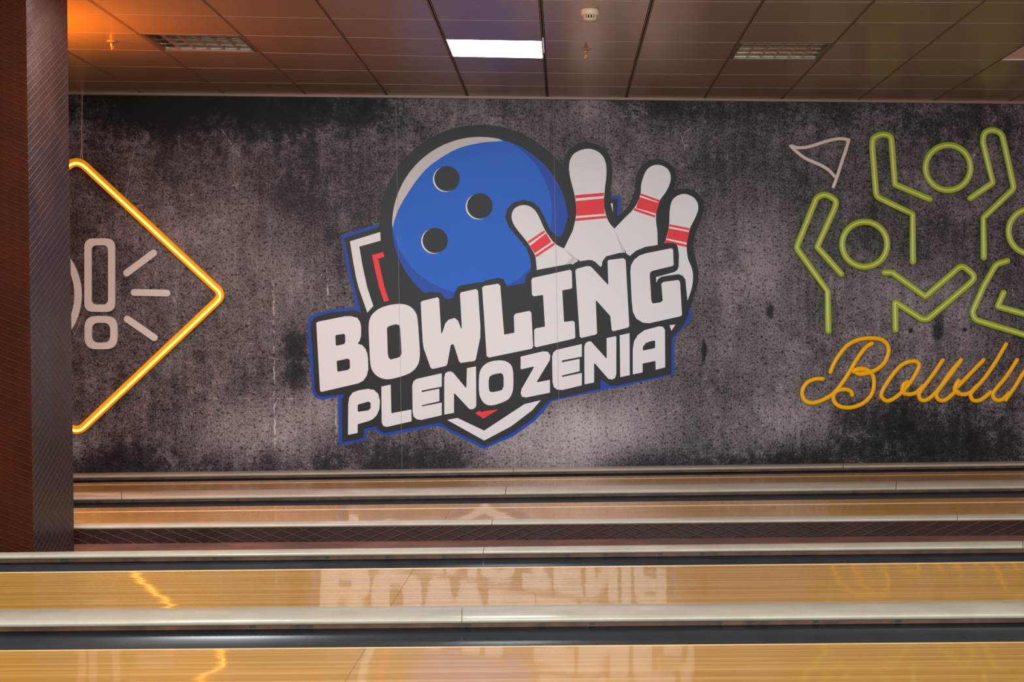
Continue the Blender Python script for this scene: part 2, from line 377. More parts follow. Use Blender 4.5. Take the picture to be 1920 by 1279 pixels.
def louvre(i, j, label):
    t = thing('ceiling_louvre_light', label, 'ceiling light', C(i + .5, j + .5), 'recessed ceiling lights')
    g = .013
    def P(u, v, z):   # u along X 0..1, v away from the wall
        a = C(i, j) * (1 - u) + C(i + 1, j) * u; b = C(i, j + 1) * (1 - u) + C(i + 1, j + 1) * u
        p = a * (1 - v) + b * v; p.z = z; return p
    g = .025
    m = MB()
    z0, z1 = CEIL - .001, CEIL + .09
    o4 = [(0.02, .98), (.98, .98), (.98, .02), (.02, .02)]; i4 = [(.05, .95), (.95, .95), (.95, .05), (.05, .05)]
    for k in range(4):
        n = (k + 1) % 4
        m.add([P(*o4[k], z0), P(*o4[n], z0), P(*i4[n], z0), P(*i4[k], z0), P(*o4[k], z1), P(*o4[n], z1), P(*i4[n], z1), P(*i4[k], z1)],
              [(0, 1, 2, 3), (0, 4, 5, 1), (3, 2, 6, 7), (7, 6, 5, 4)])
    m.add([P(.02, .02, z1), P(.98, .02, z1), P(.98, .98, z1), P(.02, .98, z1)], [(0, 1, 2, 3)])
    m.build('housing', 'housing', t)
    m = MB()
    for r in range(0, 5):       # curved ridges between the lamp rows
        v = .05 + .9 * r / 4; n = 6
        prof = []
        for s in range(n + 1):
            f = s / n; hw = .006 + .052 * f ** 2; prof.append((hw, CEIL + .014 + .055 * f))
        for sgn in (-1, 1):
            if (r == 0 and sgn < 0) or (r == 4 and sgn > 0): continue
            vv = []; ff = []
            for hw, z in prof: vv += [P(.05, v + sgn * hw, z), P(.95, v + sgn * hw, z)]
            for s in range(n): ff.append((2 * s, 2 * s + 1, 2 * s + 3, 2 * s + 2))
            m.add(vv, ff)
        m.add([P(.05, max(.05, v - .006), CEIL + .014), P(.95, max(.05, v - .006), CEIL + .014), P(.95, min(.95, v + .006), CEIL + .014), P(.05, min(.95, v + .006), CEIL + .014)], [(0, 1, 2, 3)])
    m.build('reflector', 'mirror', t, smooth=True)
    for c in range(1, 6):
        u = .05 + .9 * c / 6; m = MB()
        m.hexa([P(u - .004, .05, CEIL + .003), P(u + .004, .05, CEIL + .003), P(u + .004, .95, CEIL + .003), P(u - .004, .95, CEIL + .003)],
               [P(u - .016, .05, CEIL + .045), P(u + .016, .05, CEIL + .045), P(u + .016, .95, CEIL + .045), P(u - .016, .95, CEIL + .045)])
        m.build('cross_blade', 'blade', t)
    for r in range(4):
        v = .05 + .9 * (r + .5) / 4; m = MB(); m.cyl(P(.06, v, CEIL + .068), P(.94, v, CEIL + .068), .008); m.build('lamp_tube', 'tube_off', t, True)
lit_panel(3, 3, 'lit white square ceiling panel above the ball of the wall logo')
lit_panel(9, 3, 'pinkish unlit ceiling light panel cut off at the right edge of the picture', 'unlit')
louvre(0, 3, 'unlit louvred ceiling light in the orange-lit tiles beside the column')
louvre(6, 3, 'unlit louvred ceiling light with amber reflections, right of the lit panel')

p = at_z(1106, 18, CEIL); t = thing('smoke_detector', 'round cream smoke detector on the ceiling right of the lit panel', 'smoke detector', p)
m = MB(); m.lathe((p.x, p.y, CEIL), [(.053, .0), (.055, -.004), (.054, -.030), (.050, -.036), (.040, -.038)], 32); m.build('base', 'plastic_white', t, True)
m = MB(); m.lathe((p.x, p.y, CEIL), [(.030, -.037), (.030, -.052), (.026, -.056)], 24); m.build('sensor_core', 'groove', t)
for i in range(12):
    a = 2 * math.pi * i / 12; m = MB(); c = Vector((p.x + .034 * math.cos(a), p.y + .034 * math.sin(a), CEIL))
    m.cyl(c + Vector((0, 0, -.037)), c + Vector((0, 0, -.056)), .0042, 6); m.build('grille_bar', 'plastic_white', t)
m = MB(); m.lathe((p.x, p.y, CEIL), [(.036, -.055), (.037, -.060), (.028, -.066), (.010, -.068)], 28); m.build('cap', 'plastic_white', t, True)
for (px, py, lab) in ((1099, 92, 'small pendent sprinkler head in the ceiling below the smoke detector'), (210, 77, 'small dark sprinkler head in the orange-lit ceiling beside the column')):
    p = at_z(px, py, CEIL); t = thing('sprinkler_head', lab, 'sprinkler', p, 'ceiling sprinklers')
    m = MB(); m.lathe((p.x, p.y, CEIL), [(.034, 0), (.034, -.004), (.014, -.008)], 24); m.build('escutcheon', 'tbar', t, True)
    m = MB(); m.lathe((p.x, p.y, CEIL), [(.014, -.006), (.013, -.022), (.007, -.030), (.004, -.05), (.004, -.058)], 14); m.build('body', 'brass', t, True)
    m = MB()
    for s in (-1, 1): m.cyl((p.x + s * .011, p.y, CEIL - .02), (p.x + s * .004, p.y, CEIL - .058), .0022, 6)
    m.build('frame_arm', 'brass', t)
    m = MB(); m.lathe((p.x, p.y, CEIL), [(.005, -.056), (.014, -.060), (.014, -.062), (.003, -.064)], 16); m.build('deflector', 'brass', t)

# ------------------------------------------------------------------ lanes, rails, gutters
RZ = .03
TL, TR = -.35, 1.45
def fline(y0, y1, z, x0=0, x1=1920):
    a, b = at_z(x0, y0, z), at_z(x1, y1, z); return (a, b)
def lp(L, t): return L[0] + (L[1] - L[0]) * t
def tx(L, px, py_guess_z):   # parameter where image column px meets the line
    lo, hi = -1, 2
    for _ in range(40):
        mid = (lo + hi) / 2; P = lp(L, mid) - CAM
        c = Vector((P.dot(right), P.dot(down), P.dot(fwd))); x = PX + F * c.x / c.z
        if x < px: lo = mid
        else: hi = mid
    return (lo + hi) / 2
def loft(prof, t0, t1, n, name, m, parent, smooth=True, uv=False):
    """prof(t) -> list of points across; lofted from t0 to t1"""
    v = []; f = []; k = None
    for s in range(n + 1):
        ps = prof(t0 + (t1 - t0) * s / n); k = len(ps); v += ps
    for s in range(n):
        for q in range(k - 1): f.append((s * k + q, s * k + q + 1, (s + 1) * k + q + 1, (s + 1) * k + q))
    b0 = len(v); v += [p.copy() for p in v[:k]] + [p.copy() for p in v[n * k:(n + 1) * k]]
    f.append(tuple(range(b0, b0 + k))[::-1]); f.append(tuple(range(b0 + k, b0 + 2 * k)))
    uvs = None
    if uv:
        a, b = prof(0)[0], prof(1)[0]; d = (b - a).normalized(); pd = Vector((0, 0, 1)).cross(d)
        def U(p): q = p - a; return (q.dot(d) + 20, q.dot(pd) + q.z + 20)
        uvs = [U(v[i]) for face in f for i in face]
    o = mesh_obj(name, v, f, m, parent, uvs=uvs)
    if smooth:
        for p in o.data.polygons: p.use_smooth = len(p.vertices) == 4
    return o
#            back edge top     front bevel edge     cap bottom       brown bottom
RAILS = [dict(b=(889.7, 865.2), v=(895, 869.7), c=(897.5, 872), g=(900.5, 875), joints=[963, 1581], lab='cream rail cap along the foot of the concrete mural'),
         dict(b=(925.3, 900), v=(936, 912), c=(939.5, 916), g=(943.2, 922), joints=[228, 948, 1680], lab='wide cream rail cap between the two farthest lanes'),
         dict(b=(983.2, 963.3), v=(989.5, 971.3), c=(992.5, 974.5), g=(994.5, 976.5), joints=[922, 1795], lab='cream rail cap on top of the brown embossed drop'),
         dict(b=(1036, 1014.3), v=(1043.5, 1024.5), c=(1048, 1029), g=(1052, 1035), joints=[906, 1918], lab='cream rail cap in front of the column foot'),
         dict(b=(1143, 1125.7), v=(1168.5, 1151.7), c=(1180, 1161), g=(1186, 1170), joints=[866], lab='widest nearest cream rail cap with a bright sheen')]
LANES = [dict(f=(907.8, 883.3), lab='farthest polished wooden lane, next to the mural wall'), dict(f=(954.2, 932.7), lab='second polished wooden lane from the wall, behind the brown drop'),
         dict(f=(1072.7, 1053), lab='polished wooden lane mirroring the white logo letters, between the cream rails'), dict(f=(1219, 1203), lab='nearest polished wooden lane at the bottom edge of the picture')]
for r in RAILS:
    B = fline(*r['b'], RZ); V = fline(*r['v'], RZ)
    CB0 = fline(*r['c'], RZ - .014)
    G = lambda t, V=V: lp(V, t)
    t = thing('rail_cap', r['lab'], 'rail', lp(B, .5) * .5 + lp(V, .5) * .5 - Vector((0, 0, RZ + .02)), 'rail caps along the lanes')
    r['B'], r['V'] = B, V; r['obj'] = t
    def prof(t, B=B, V=V):
        a, b = lp(B, t), lp(V, t); d = (b - a); d.z = 0; w = d.length; d.normalize()
        th = .015 if w < .25 else .018
        pts = [a + Vector((0, 0, -th))]
        for k in range(0, 9):
            f = k / 8; z = .042 * w * (1 - (2 * f - 1) ** 2) - (.003 if k in (0,) else 0)
            pts.append(a + d * (w * f) + Vector((0, 0, z)))
        pts += [b + d * .004 + Vector((0, 0, -.002)), b + d * .005 + Vector((0, 0, -.006)), b - d * .003 + Vector((0, 0, -th + .001)), b - d * .006 + Vector((0, 0, -th))]
        return pts
    ts = [TL] + [tx(V, j, 0) for j in r['joints']] + [TR]
    for k in range(len(ts) - 1):
        g = .0003
        loft(prof, ts[k] + g, ts[k + 1] - g, 6, 'cap_segment', 'rail', t)
    def base(t, B=B, V=V):
        a, b = lp(B, t), lp(V, t); d = (b - a); d.z = 0; d.normalize()
        return [a + d * .004 + Vector((0, 0, -.013)), b - d * .012 + Vector((0, 0, -.013)), b - d * .012 + Vector((0, 0, -RZ - .09)), a + d * .004 + Vector((0, 0, -RZ - .09))]
    loft(base, TL, TR, 1, 'base_board', 'brown_wood', t, False)
    m = MB()
    for q in range(10):
        tt = random.uniform(0, 1); p = lp(V, tt); d = (p - lp(B, tt)).normalized(); p = p - d * .012
        m.hexa([p + Vector((-.012, -.003, -.030)), p + Vector((.012, -.003, -.030)), p + Vector((.012, .002, -.030)), p + Vector((-.012, .002, -.030))],
               [p + Vector((-.012, -.003, -.018)), p + Vector((.012, -.003, -.018)), p + Vector((.012, .002, -.018)), p + Vector((-.012, .002, -.018))])
    m.build('bracket', 'screw', t)['kind'] = 'stuff'
after = [0, 1, 3, 4]; nextr = [1, 2, 4, None]
JO = [884, 852, 777, 687]
gl = ['dark blue-grey gutter along the farthest rail under the mural', 'dark blue-grey gutter between the wide rail and the second lane', 'blue-grey gutter with a white glint in front of the column foot', 'widest dark blue-grey gutter in front of the nearest rail']
for n, L in enumerate(LANES):
    Fl = fline(*L['f'], 0); r = RAILS[after[n]]; V = r['V']
    if nextr[n] is not None:
        Nb = RAILS[nextr[n]]['B']
        N = [Vector((p.x, p.y, 0)) + Vector((0, .002, 0)) for p in Nb]
    else: N = [p - Vector((0, 1.12, 0)) for p in Fl]
    t = thing('bowling_lane', L['lab'], 'bowling lane', lp(Fl, .5) - Vector((0, .5, .06)), 'bowling lanes')
    def lprof(t, Fl=Fl, N=N):
        a, b = lp(Fl, t), lp(N, t); return [b + Vector((0, 0, -.06)), b, a - Vector((0, .003, 0)), a - Vector((0, 0, .003)), a + Vector((0, 0, -.06))]
    loft(lprof, TL, TR, 1, 'lane_bed', 'lane', t, False, uv=True)
    y0, y1, ew = [(911.5, 888.3, .07), (962, 941.3, .06), (1074, 1054.3, .03), (1220.3, 1204.3, .014)][n]
    Es = fline(y0, y1, .0003)  # thin paler strip laid on the lane near its far edge
    def eprof(t, Es=Es, ew=ew):
        a = lp(Es, t); return [a - Vector((0, ew / 2, .002)), a - Vector((0, ew / 2, 0)), a + Vector((0, ew / 2, 0)), a + Vector((0, ew / 2, -.002))]
    loft(eprof, TL, TR, 1, 'edge_strip', 'edge_strip', t, False)['label'] = 'paler strip along the far edge of the lane'
    ty = tx(Fl, JO[n], 0); p = lp(Fl, ty); m = MB(); q = Vector((p.x, p.y - .01, .0004))
    tn = tx(N, JO[n] - 5, 0)
    e = lp(N, .5); yN = N[0].y + (p.x - N[0].x) * (N[1].y - N[0].y) / (N[1].x - N[0].x) + .01
    for dx in (0,):
        q = [Vector((p.x + dx - .0012, yN + .0, .0001)), Vector((p.x + dx + .0012, yN, .0001)), Vector((p.x + dx + .0012, p.y - .03, .0001)), Vector((p.x + dx - .0012, p.y - .03, .0001))]
        for w in q: w.y += dx * (N[1].y - N[0].y) / (N[1].x - N[0].x)
        m.hexa(q, [w + Vector((0, 0, .0005)) for w in q])
    m.build('panel_joint', 'joint', t)
    g = thing('ball_gutter', gl[n], 'gutter', lp(Fl, .5) - Vector((0, -.1, .07)), 'ball gutters beside the lanes')
    def gprof(t, Fl=Fl, V=V):
        b = lp(Fl, t) + Vector((0, .002, -.006)); a = lp(V, t); a = Vector((a.x, a.y, -.002)) + (lp(Fl, t) - a).normalized() * -.002
        a.z = -.002; pts = []; dep = .045
        for k in range(13):
            f = k / 12; p = a * (1 - f) + b * f; p.z = -.004 - dep * math.sin(math.pi * min(1, f * 1.0)) ** .8; pts.append(p)
        return [pts[0] - Vector((0, 0, .075))] + pts + [pts[-1] - Vector((0, 0, .075))]
    loft(gprof, TL, TR, 2, 'channel', 'gutter', g)

# median drop between rail 3 and rail 4
V3 = RAILS[2]['V']; B4 = RAILS[3]['B']; MZ = -.07
def mface(t):
    b = lp(V3, t); b = Vector((b.x, b.y - .0035, 0)); return [b + Vector((0, .01, .012)), b + Vector((0, 0, .012)), b + Vector((0, 0, MZ)), b + Vector((0, .01, MZ))]
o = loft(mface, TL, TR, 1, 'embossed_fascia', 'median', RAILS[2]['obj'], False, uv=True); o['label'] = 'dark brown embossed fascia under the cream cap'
def mfl(t):
    b, a = lp(B4, t), lp(V3, t); return [Vector((a.x, a.y - .004, MZ - .001)), Vector((b.x, b.y + .002, MZ - .001)), Vector((b.x, b.y + .002, MZ - .03)), Vector((a.x, a.y - .004, MZ - .03))]
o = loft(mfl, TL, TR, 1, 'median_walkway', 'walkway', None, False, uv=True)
tag(o, 'brown embossed walkway strip at the foot of the column', 'walkway')

# ------------------------------------------------------------------ column
pc = at_y(55, 500, lp(B4, tx(B4, 60, 0)).y + .05)
yc0 = pc.y; xc1 = pc.x
d = ray(132, 500); yc1 = d.y * xc1 / d.x; xc0 = xc1 - .95
print('column', xc0, xc1, yc0, yc1)
t = thing('column', 'tall brown column clad in embossed diamond leatherette at the left edge', 'column', ((xc0 + xc1) / 2, (yc0 + yc1) / 2, MZ))
def panel(name, pts, m, udir):
    o0 = pts[0]; n = (pts[1] - pts[0]).cross(pts[3] - pts[0]).normalized() * .012
    vs = pts + [p - n for p in pts]; fs = [(0, 1, 2, 3), (7, 6, 5, 4), (0, 4, 5, 1), (1, 5, 6, 2), (2, 6, 7, 3), (3, 7, 4, 0)]
    U = lambda p: ((p - o0).dot(udir), p.z)
    return mesh_obj(name, vs, fs, m, t, uvs=[U(vs[i]) for f in fs for i in f])
Z1 = CEIL + .02
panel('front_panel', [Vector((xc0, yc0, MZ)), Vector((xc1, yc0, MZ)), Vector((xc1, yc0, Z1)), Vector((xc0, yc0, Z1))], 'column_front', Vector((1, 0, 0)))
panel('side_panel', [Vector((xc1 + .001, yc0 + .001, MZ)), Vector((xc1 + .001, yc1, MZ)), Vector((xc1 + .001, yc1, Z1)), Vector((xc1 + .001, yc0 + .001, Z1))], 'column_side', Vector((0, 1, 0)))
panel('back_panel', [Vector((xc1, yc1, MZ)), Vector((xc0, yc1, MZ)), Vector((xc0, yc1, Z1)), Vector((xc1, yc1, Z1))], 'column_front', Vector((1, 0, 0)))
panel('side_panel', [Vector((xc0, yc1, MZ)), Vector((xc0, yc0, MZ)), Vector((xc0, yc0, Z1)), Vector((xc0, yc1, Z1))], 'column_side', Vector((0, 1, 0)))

# ------------------------------------------------------------------ wall graphics helpers
def conv(base, sc, pts): return [(base[0] + x / sc, base[1] + y / sc) for x, y in pts]
bA = lambda p: conv((560, 220), 4, p)
bB = lambda p: conv((940, 220), 4, p)
bC = lambda p: conv((560, 540), 4, p)
bD = lambda p: conv((940, 440), 4, p)
bE = lambda p: conv((860, 600), 4.364, p)
bF = lambda p: conv((1470, 230), 4.264, p)
bG = lambda p: conv((1470, 480), 4.264, p)
bH = lambda p: conv((120, 280), 2.284, p)
def spline(pts, closed=False, n=6):
    out = []; N = len(pts)
    for i in range(N if closed else N - 1):
        g = (lambda k: pts[k % N]) if closed else (lambda k: pts[max(0, min(N - 1, k))])
        p0, p1, p2, p3 = g(i - 1), g(i), g(i + 1), g(i + 2)
        for s in range(n):
            u = s / n
            out.append(tuple(.5 * (2 * p1[c] + (p2[c] - p0[c]) * u + (2 * p0[c] - 5 * p1[c] + 4 * p2[c] - p3[c]) * u * u + (3 * p1[c] - p0[c] - 3 * p2[c] + p3[c]) * u ** 3) for c in (0, 1)))
    if not closed: out.append(pts[-1])
    return out
def fillet(pts, r, closed=True, n=5):
    out = []; N = len(pts)
    for i in range(N):
        p = Vector(pts[i])
        if not closed and i in (0, N - 1): out.append(tuple(p)); continue
        a, b = Vector(pts[i - 1]) - p, Vector(pts[(i + 1) % N]) - p
        if a.length < 1e-6 or b.length < 1e-6: continue
        ang = a.angle(b)
        if ang > 3.05: out.append(tuple(p)); continue
        rr = r[i] if isinstance(r, (list, tuple)) else r
        dd = min(rr / math.tan(ang / 2), a.length * .48, b.length * .48)
        q0, q1 = p + a.normalized() * dd, p + b.normalized() * dd
        for k in range(n + 1):
            u = k / n; out.append(tuple(q0 * (1 - u) ** 2 + p * 2 * u * (1 - u) + q1 * u * u))
    return out
def circ(cx, cy, rx, ry=None, n=64, a0=0): ry = ry or rx; return [(cx + rx * math.cos(a0 + 2 * math.pi * i / n), cy + ry * math.sin(a0 + 2 * math.pi * i / n)) for i in range(n)]
def plate(name, outer, holes, off0, off1, m, parent, bev=0):
    """flat shape on the wall between the two stand-offs, outline given where it reads on the wall"""
    loops = [outer] + holes; flat = [p for l in loops for p in l]
    tris = tessellate_polygon([[Vector((x, y, 0)) for x, y in l] for l in loops])
    n = len(flat); front = [on_wall(x, y, off1) for x, y in flat]; back = [f - wn * (off1 - off0) for f in front]
    faces = [tuple(t_) for t_ in tris] + [tuple(i + n for i in t_[::-1]) for t_ in tris]
    b = 0
    for l in loops:
        k = len(l)
        for i in range(k): faces.append((b + i, b + (i + 1) % k, b + (i + 1) % k + n, b + i + n))
        b += k
    o = mesh_obj(name, front + back, faces, m, parent)
    if bev:
        md = o.modifiers.new('edge', 'BEVEL'); md.width = bev; md.segments = 3; md.limit_method = 'ANGLE'; md.angle_limit = math.radians(50)
        bm = bmesh.new(); bm.from_mesh(o.data); bmesh.ops.remove_doubles(bm, verts=bm.verts, dist=1e-5)
        bmesh.ops.dissolve_limit(bm, angle_limit=.01, verts=bm.verts, edges=bm.edges); bmesh.ops.recalc_face_normals(bm, faces=bm.faces); bm.to_mesh(o.data); bm.free()
    return o
def sweep(name, path, r, off, m, parent, ds=.6, closed=False, caps=True, n=12):
    """rounded tube along a path on the wall; r in metres, or a list"""
    P = [on_wall(x, y, off) for x, y in path]; Q = [P[0]]
    rs = [r[0] if isinstance(r, list) else r]
    for i, p in enumerate(P[1:], 1):
        if (p - Q[-1]).length > .002: Q.append(p); rs.append(r[i] if isinstance(r, list) else r)
    P = Q; N = len(P); rings = []
    def T(i):
        a = P[(i - 1) % N] if closed else P[max(0, i - 1)]; b = P[(i + 1) % N] if closed else P[min(N - 1, i + 1)]; return (b - a).normalized()
    for i in range(N):
        t_ = T(i); side = t_.cross(wn).normalized()
        k = 1
        if 0 < i < N - 1 or closed:
            a = (P[i] - P[i - 1]).normalized(); c = a.dot(t_); k = min(1.4, 1 / max(c, .5))
        rings.append((P[i], side * k, rs[i]))
    if not closed and caps:
        pre = []; t_ = T(0); side = t_.cross(wn).normalized()
        for s in range(1, 5): a = math.pi / 2 * s / 4; pre.append((P[0] - t_ * rs[0] * math.sin(a), side, max(1e-4, rs[0] * math.cos(a))))
        post = []; t2 = T(N - 1); side2 = t2.cross(wn).normalized()
        for s in range(1, 5): a = math.pi / 2 * s / 4; post.append((P[-1] + t2 * rs[-1] * math.sin(a), side2, max(1e-4, rs[-1] * math.cos(a))))
        rings = pre[::-1] + rings + post
    v = []; f = []
    for c, s, rr in rings:
        for q in range(n): a = 2 * math.pi * q / n; v.append(c + s * (rr * math.cos(a)) + wn * (rr * ds * math.sin(a)))
    K = len(rings)
    for i in range(K if closed else K - 1):
        for q in range(n): f.append((i * n + q, i * n + (q + 1) % n, ((i + 1) % K) * n + (q + 1) % n, ((i + 1) % K) * n + q))
    if not closed: f.append(tuple(range(n))); f.append(tuple(range((K - 1) * n, K * n)))
    return mesh_obj(name, v, f, m, parent, smooth=True)

# mural strip joints
for (x0, y0, x1, y1) in ((742, 186, 754, 886), (1037, 186, 1050, 876)):
    m = MB(); a, b = on_wall(x0, y0, .0125), on_wall(x1, y1, .0125); w = wdir * .0011
    m.hexa([a - w, a + w, a + w - wn * .0005, a - w - wn * .0005], [b - w, b + w, b + w - wn * .0005, b - w - wn * .0005]); m.build('mural_seam', 'seam', wall)

# ------------------------------------------------------------------ logo
LOGO = thing('bowling_logo', 'large blue ball and white pins logo reading BOWLING PLENO ZENIA on the mural', 'wall logo', on_wall(920, 560, .0))
_layer = [0.0]
def lay(name, outer, m, level, holes=()):
    return plate(name, outer, list(holes), .0003, .001 + level * .0011, m, LOGO)
blue_main = bA([(318, 885), (350, 1060), (375, 1200), (400, 1279)]) + bC([(430, 150), (385, 145), (250, 160), (120, 195), (90, 210), (72, 240), (66, 270), (75, 450), (95, 690), (103, 780), (115, 810), (135, 828), (180, 840), (295, 815),
    (305, 1180), (508, 1140), (512, 1070), (572, 1058), (590, 1082), (615, 1100), (655, 1108), (900, 1062), (1040, 1035), (1080, 1045), (1150, 1090), (1390, 1207)]) + \
    bE([(450, 950), (620, 830), (700, 745), (760, 665), (850, 645), (1190, 572), (1230, 560), (1280, 558), (1765, 445), (1765, 155)]) + \
    [(1283, 611), (1291, 605), (1296, 595), (1296, 573), (1200, 500), (900, 440), (712, 419)]
lay('blue_outline', blue_main, 'blue', 0)
lay('blue_outline', bB([(800, 585), (895, 588), (892, 725), (860, 780), (780, 760)]), 'blue', 0)
lay('black_outline', bB([(800, 605), (872, 610), (870, 760), (780, 760)]), 'black', 1)
lay('shield_edge', bB([(812, 645), (835, 645), (838, 715), (830, 720), (812, 690)]), 'white', 2)
lay('black_outline', circ(900.5, 422.5, 189, 188.5, 120), 'black', 1)
# ball
lay('ball_shade', circ(900.5, 422, 165, 165, 120), 'ball_dark', 2)
pts = []
for i in range(120):
    a = 2 * math.pi * i / 120; x, y = 884 + 151 * math.cos(a), 400 + 151 * math.sin(a); dx, dy = x - 900.5, y - 422; r_ = math.hypot(dx, dy)
    if r_ > 164.5: x, y = 900.5 + dx * 164.5 / r_, 422 + dy * 164.5 / r_
    pts.append((x, y))
lay('ball', pts, 'ball_blue', 3)
inner = spline([(943, 264.3), (900, 268), (855, 280), (810, 307.5), (785, 333), (764, 363), (749, 389), (740, 412), (736.5, 428)], n=5)
a0, a1 = math.atan2(264.3 - 422, 943 - 900.5), math.atan2(428 - 422, 736.5 - 900.5) - 2 * math.pi
arc = [(900.5 + 165.3 * math.cos(a1 + (a0 - a1) * i / 40), 422 + 165.3 * math.sin(a1 + (a0 - a1) * i / 40)) for i in range(1, 40)]
lay('ball_highlight', inner + arc, 'pin_shade', 4)
for cx, cy, r_ in ((838, 335, 23.7), (899.7, 386.3, 24), (816, 451, 23.7)):
    lay('finger_hole_rim', circ(cx - 2.6, cy + 1.2, r_, n=40), 'white', 5); lay('finger_hole', circ(cx, cy, r_, n=40), 'black', 6)
# shield
lay('shield_edge', bA([(385, 930), (612, 860), (615, 925), (455, 970), (480, 1120), (515, 1279)]) + bC([(560, 135), (515, 185), (450, 0)]) + bA([(430, 1200), (405, 1060)]), 'white', 8)
lay('shield_stripe', bA([(550, 1035), (632, 1010), (643, 1045), (597, 1062), (620, 1170), (645, 1279)]) + bC([(678, 95), (640, 103), (605, 0)]) + bA([(570, 1130)]), 'red', 8)
# pins
pins_black = [(996, 520), (995, 495), (994, 485), (987, 465), (972, 447), (955, 427), (947, 407), (951, 392), (962, 380), (982, 374.5), (1000, 379), (1012, 390), (1022, 410), (1032, 432), (1051, 449), (1060, 425), (1065, 405),
    (1064, 385), (1061, 365), (1055, 335), (1056, 310), (1059, 295), (1067, 280), (1082, 270), (1102, 267), (1122, 271), (1137, 282), (1146, 300), (1148, 325), (1145, 360), (1145, 382), (1150, 400), (1159, 406), (1170, 396), (1182, 382),
    (1191, 355), (1192, 332), (1202, 312), (1217, 301), (1235, 297.5), (1252, 304), (1265, 317), (1268, 335), (1263, 357), (1277, 354), (1292, 354), (1307, 361), (1317, 375), (1320, 390), (1315, 410), (1304, 435), (1300, 455), (1301, 472),
    (1306, 492), (1310, 510), (1309, 530), (1302, 552), (1293, 580), (1280, 610), (1259, 634), (1240, 560), (1150, 560), (1000, 560)]
lay('black_outline', fillet(pins_black, 8), 'black', 5)
def pin(outl, bands, shade=None):
    P_ = plate('pin', outl, [], .0003, .001 + 6.4 * .0011, 'white', LOGO)
    for b in bands: plate('red_band', b, [], .0003, .001 + 7.2 * .0011, 'red', P_)
    return P_
pin(spline([(1004, 480), (990, 456), (967.5, 427.5), (960, 412.5), (960, 400), (966, 390), (977.5, 385), (991, 386), (1002.5, 394), (1011, 407.5), (1022.5, 432.5), (1040, 456), (1057.5, 466)], n=4) + [(1084, 489), (1060, 510), (1008, 520)],
    [bB([(215, 965), (335, 870), (375, 935), (250, 1020)]), bB([(197, 932), (322, 848), (330, 862), (205, 948)]), bB([(255, 1033), (393, 940), (403, 955), (262, 1050)])])
pin([(1057.5, 466)] + spline([(1074, 432.5), (1080, 405), (1080, 382.5), (1076, 360), (1069, 332.5), (1067, 312.5), (1070, 297.5), (1080, 285.5), (1100, 279), (1117.5, 282.5), (1130, 292.5), (1136, 307.5), (1137, 327.5), (1134, 355), (1132.5, 380), (1136, 402.5), (1142.5, 417.5), (1152, 429)], n=4) + [(1170, 465), (1180, 510), (1127, 520), (1083, 486)],
    [[(1080, 377), (1132.5, 372), (1134, 401), (1080.5, 405)], [(1078, 366), (1132, 361.5), (1132, 367.5), (1079, 372)], [(1079, 409.5), (1136, 404.5), (1138, 409), (1079, 414.5)]])
pin(spline([(1152, 429), (1170, 410), (1186, 394), (1195, 380), (1201, 362.5), (1202.5, 345), (1209, 325), (1217.5, 314), (1231, 309), (1246, 312.5), (1255.5, 322.5), (1257.5, 337.5), (1250, 357.5), (1236, 377.5), (1231, 395), (1230, 412.5), (1232.5, 435), (1233, 459)], n=4) + [(1233, 480), (1181, 490), (1170, 465)],
    [[(1199, 369.5), (1236, 381), (1230, 400.5), (1192.5, 390)], [(1201, 362.5), (1237.5, 375.5), (1236.5, 379.5), (1200, 366)], [(1190, 390.5), (1229, 404), (1228, 408), (1187.5, 394.5)]])
pin([(1245, 456)] + spline([(1249, 448), (1253, 432), (1255, 417.5), (1256, 392.5), (1261, 375), (1272.5, 366), (1286, 364), (1300, 370), (1307.5, 380), (1309, 392.5), (1304, 407.5), (1294, 427.5), (1289, 447.5), (1287.5, 464), (1290, 485), (1297, 502.5), (1299.5, 520), (1297, 540), (1289, 564)], n=4) + [(1262, 560), (1228, 535), (1228, 515)],
    [[(1254, 428), (1292.5, 435.5), (1288, 455), (1250, 447)], [(1255.3, 420.5), (1295, 428.5), (1294, 432.5), (1254.6, 424.5)], [(1248.5, 449.5), (1287.6, 459), (1287.3, 463.5), (1245.5, 455)]])
# shaded flanks where one pin passes behind another
lay('pin_shading', [(1057.5, 466), (1083, 486), (1060, 505), (1055, 500), (1072, 484)], 'pin_shade', 6.9)
lay('pin_shading', [(1152, 429), (1169, 465), (1176, 488), (1170, 484), (1164, 466)], 'pin_shade', 6.9)
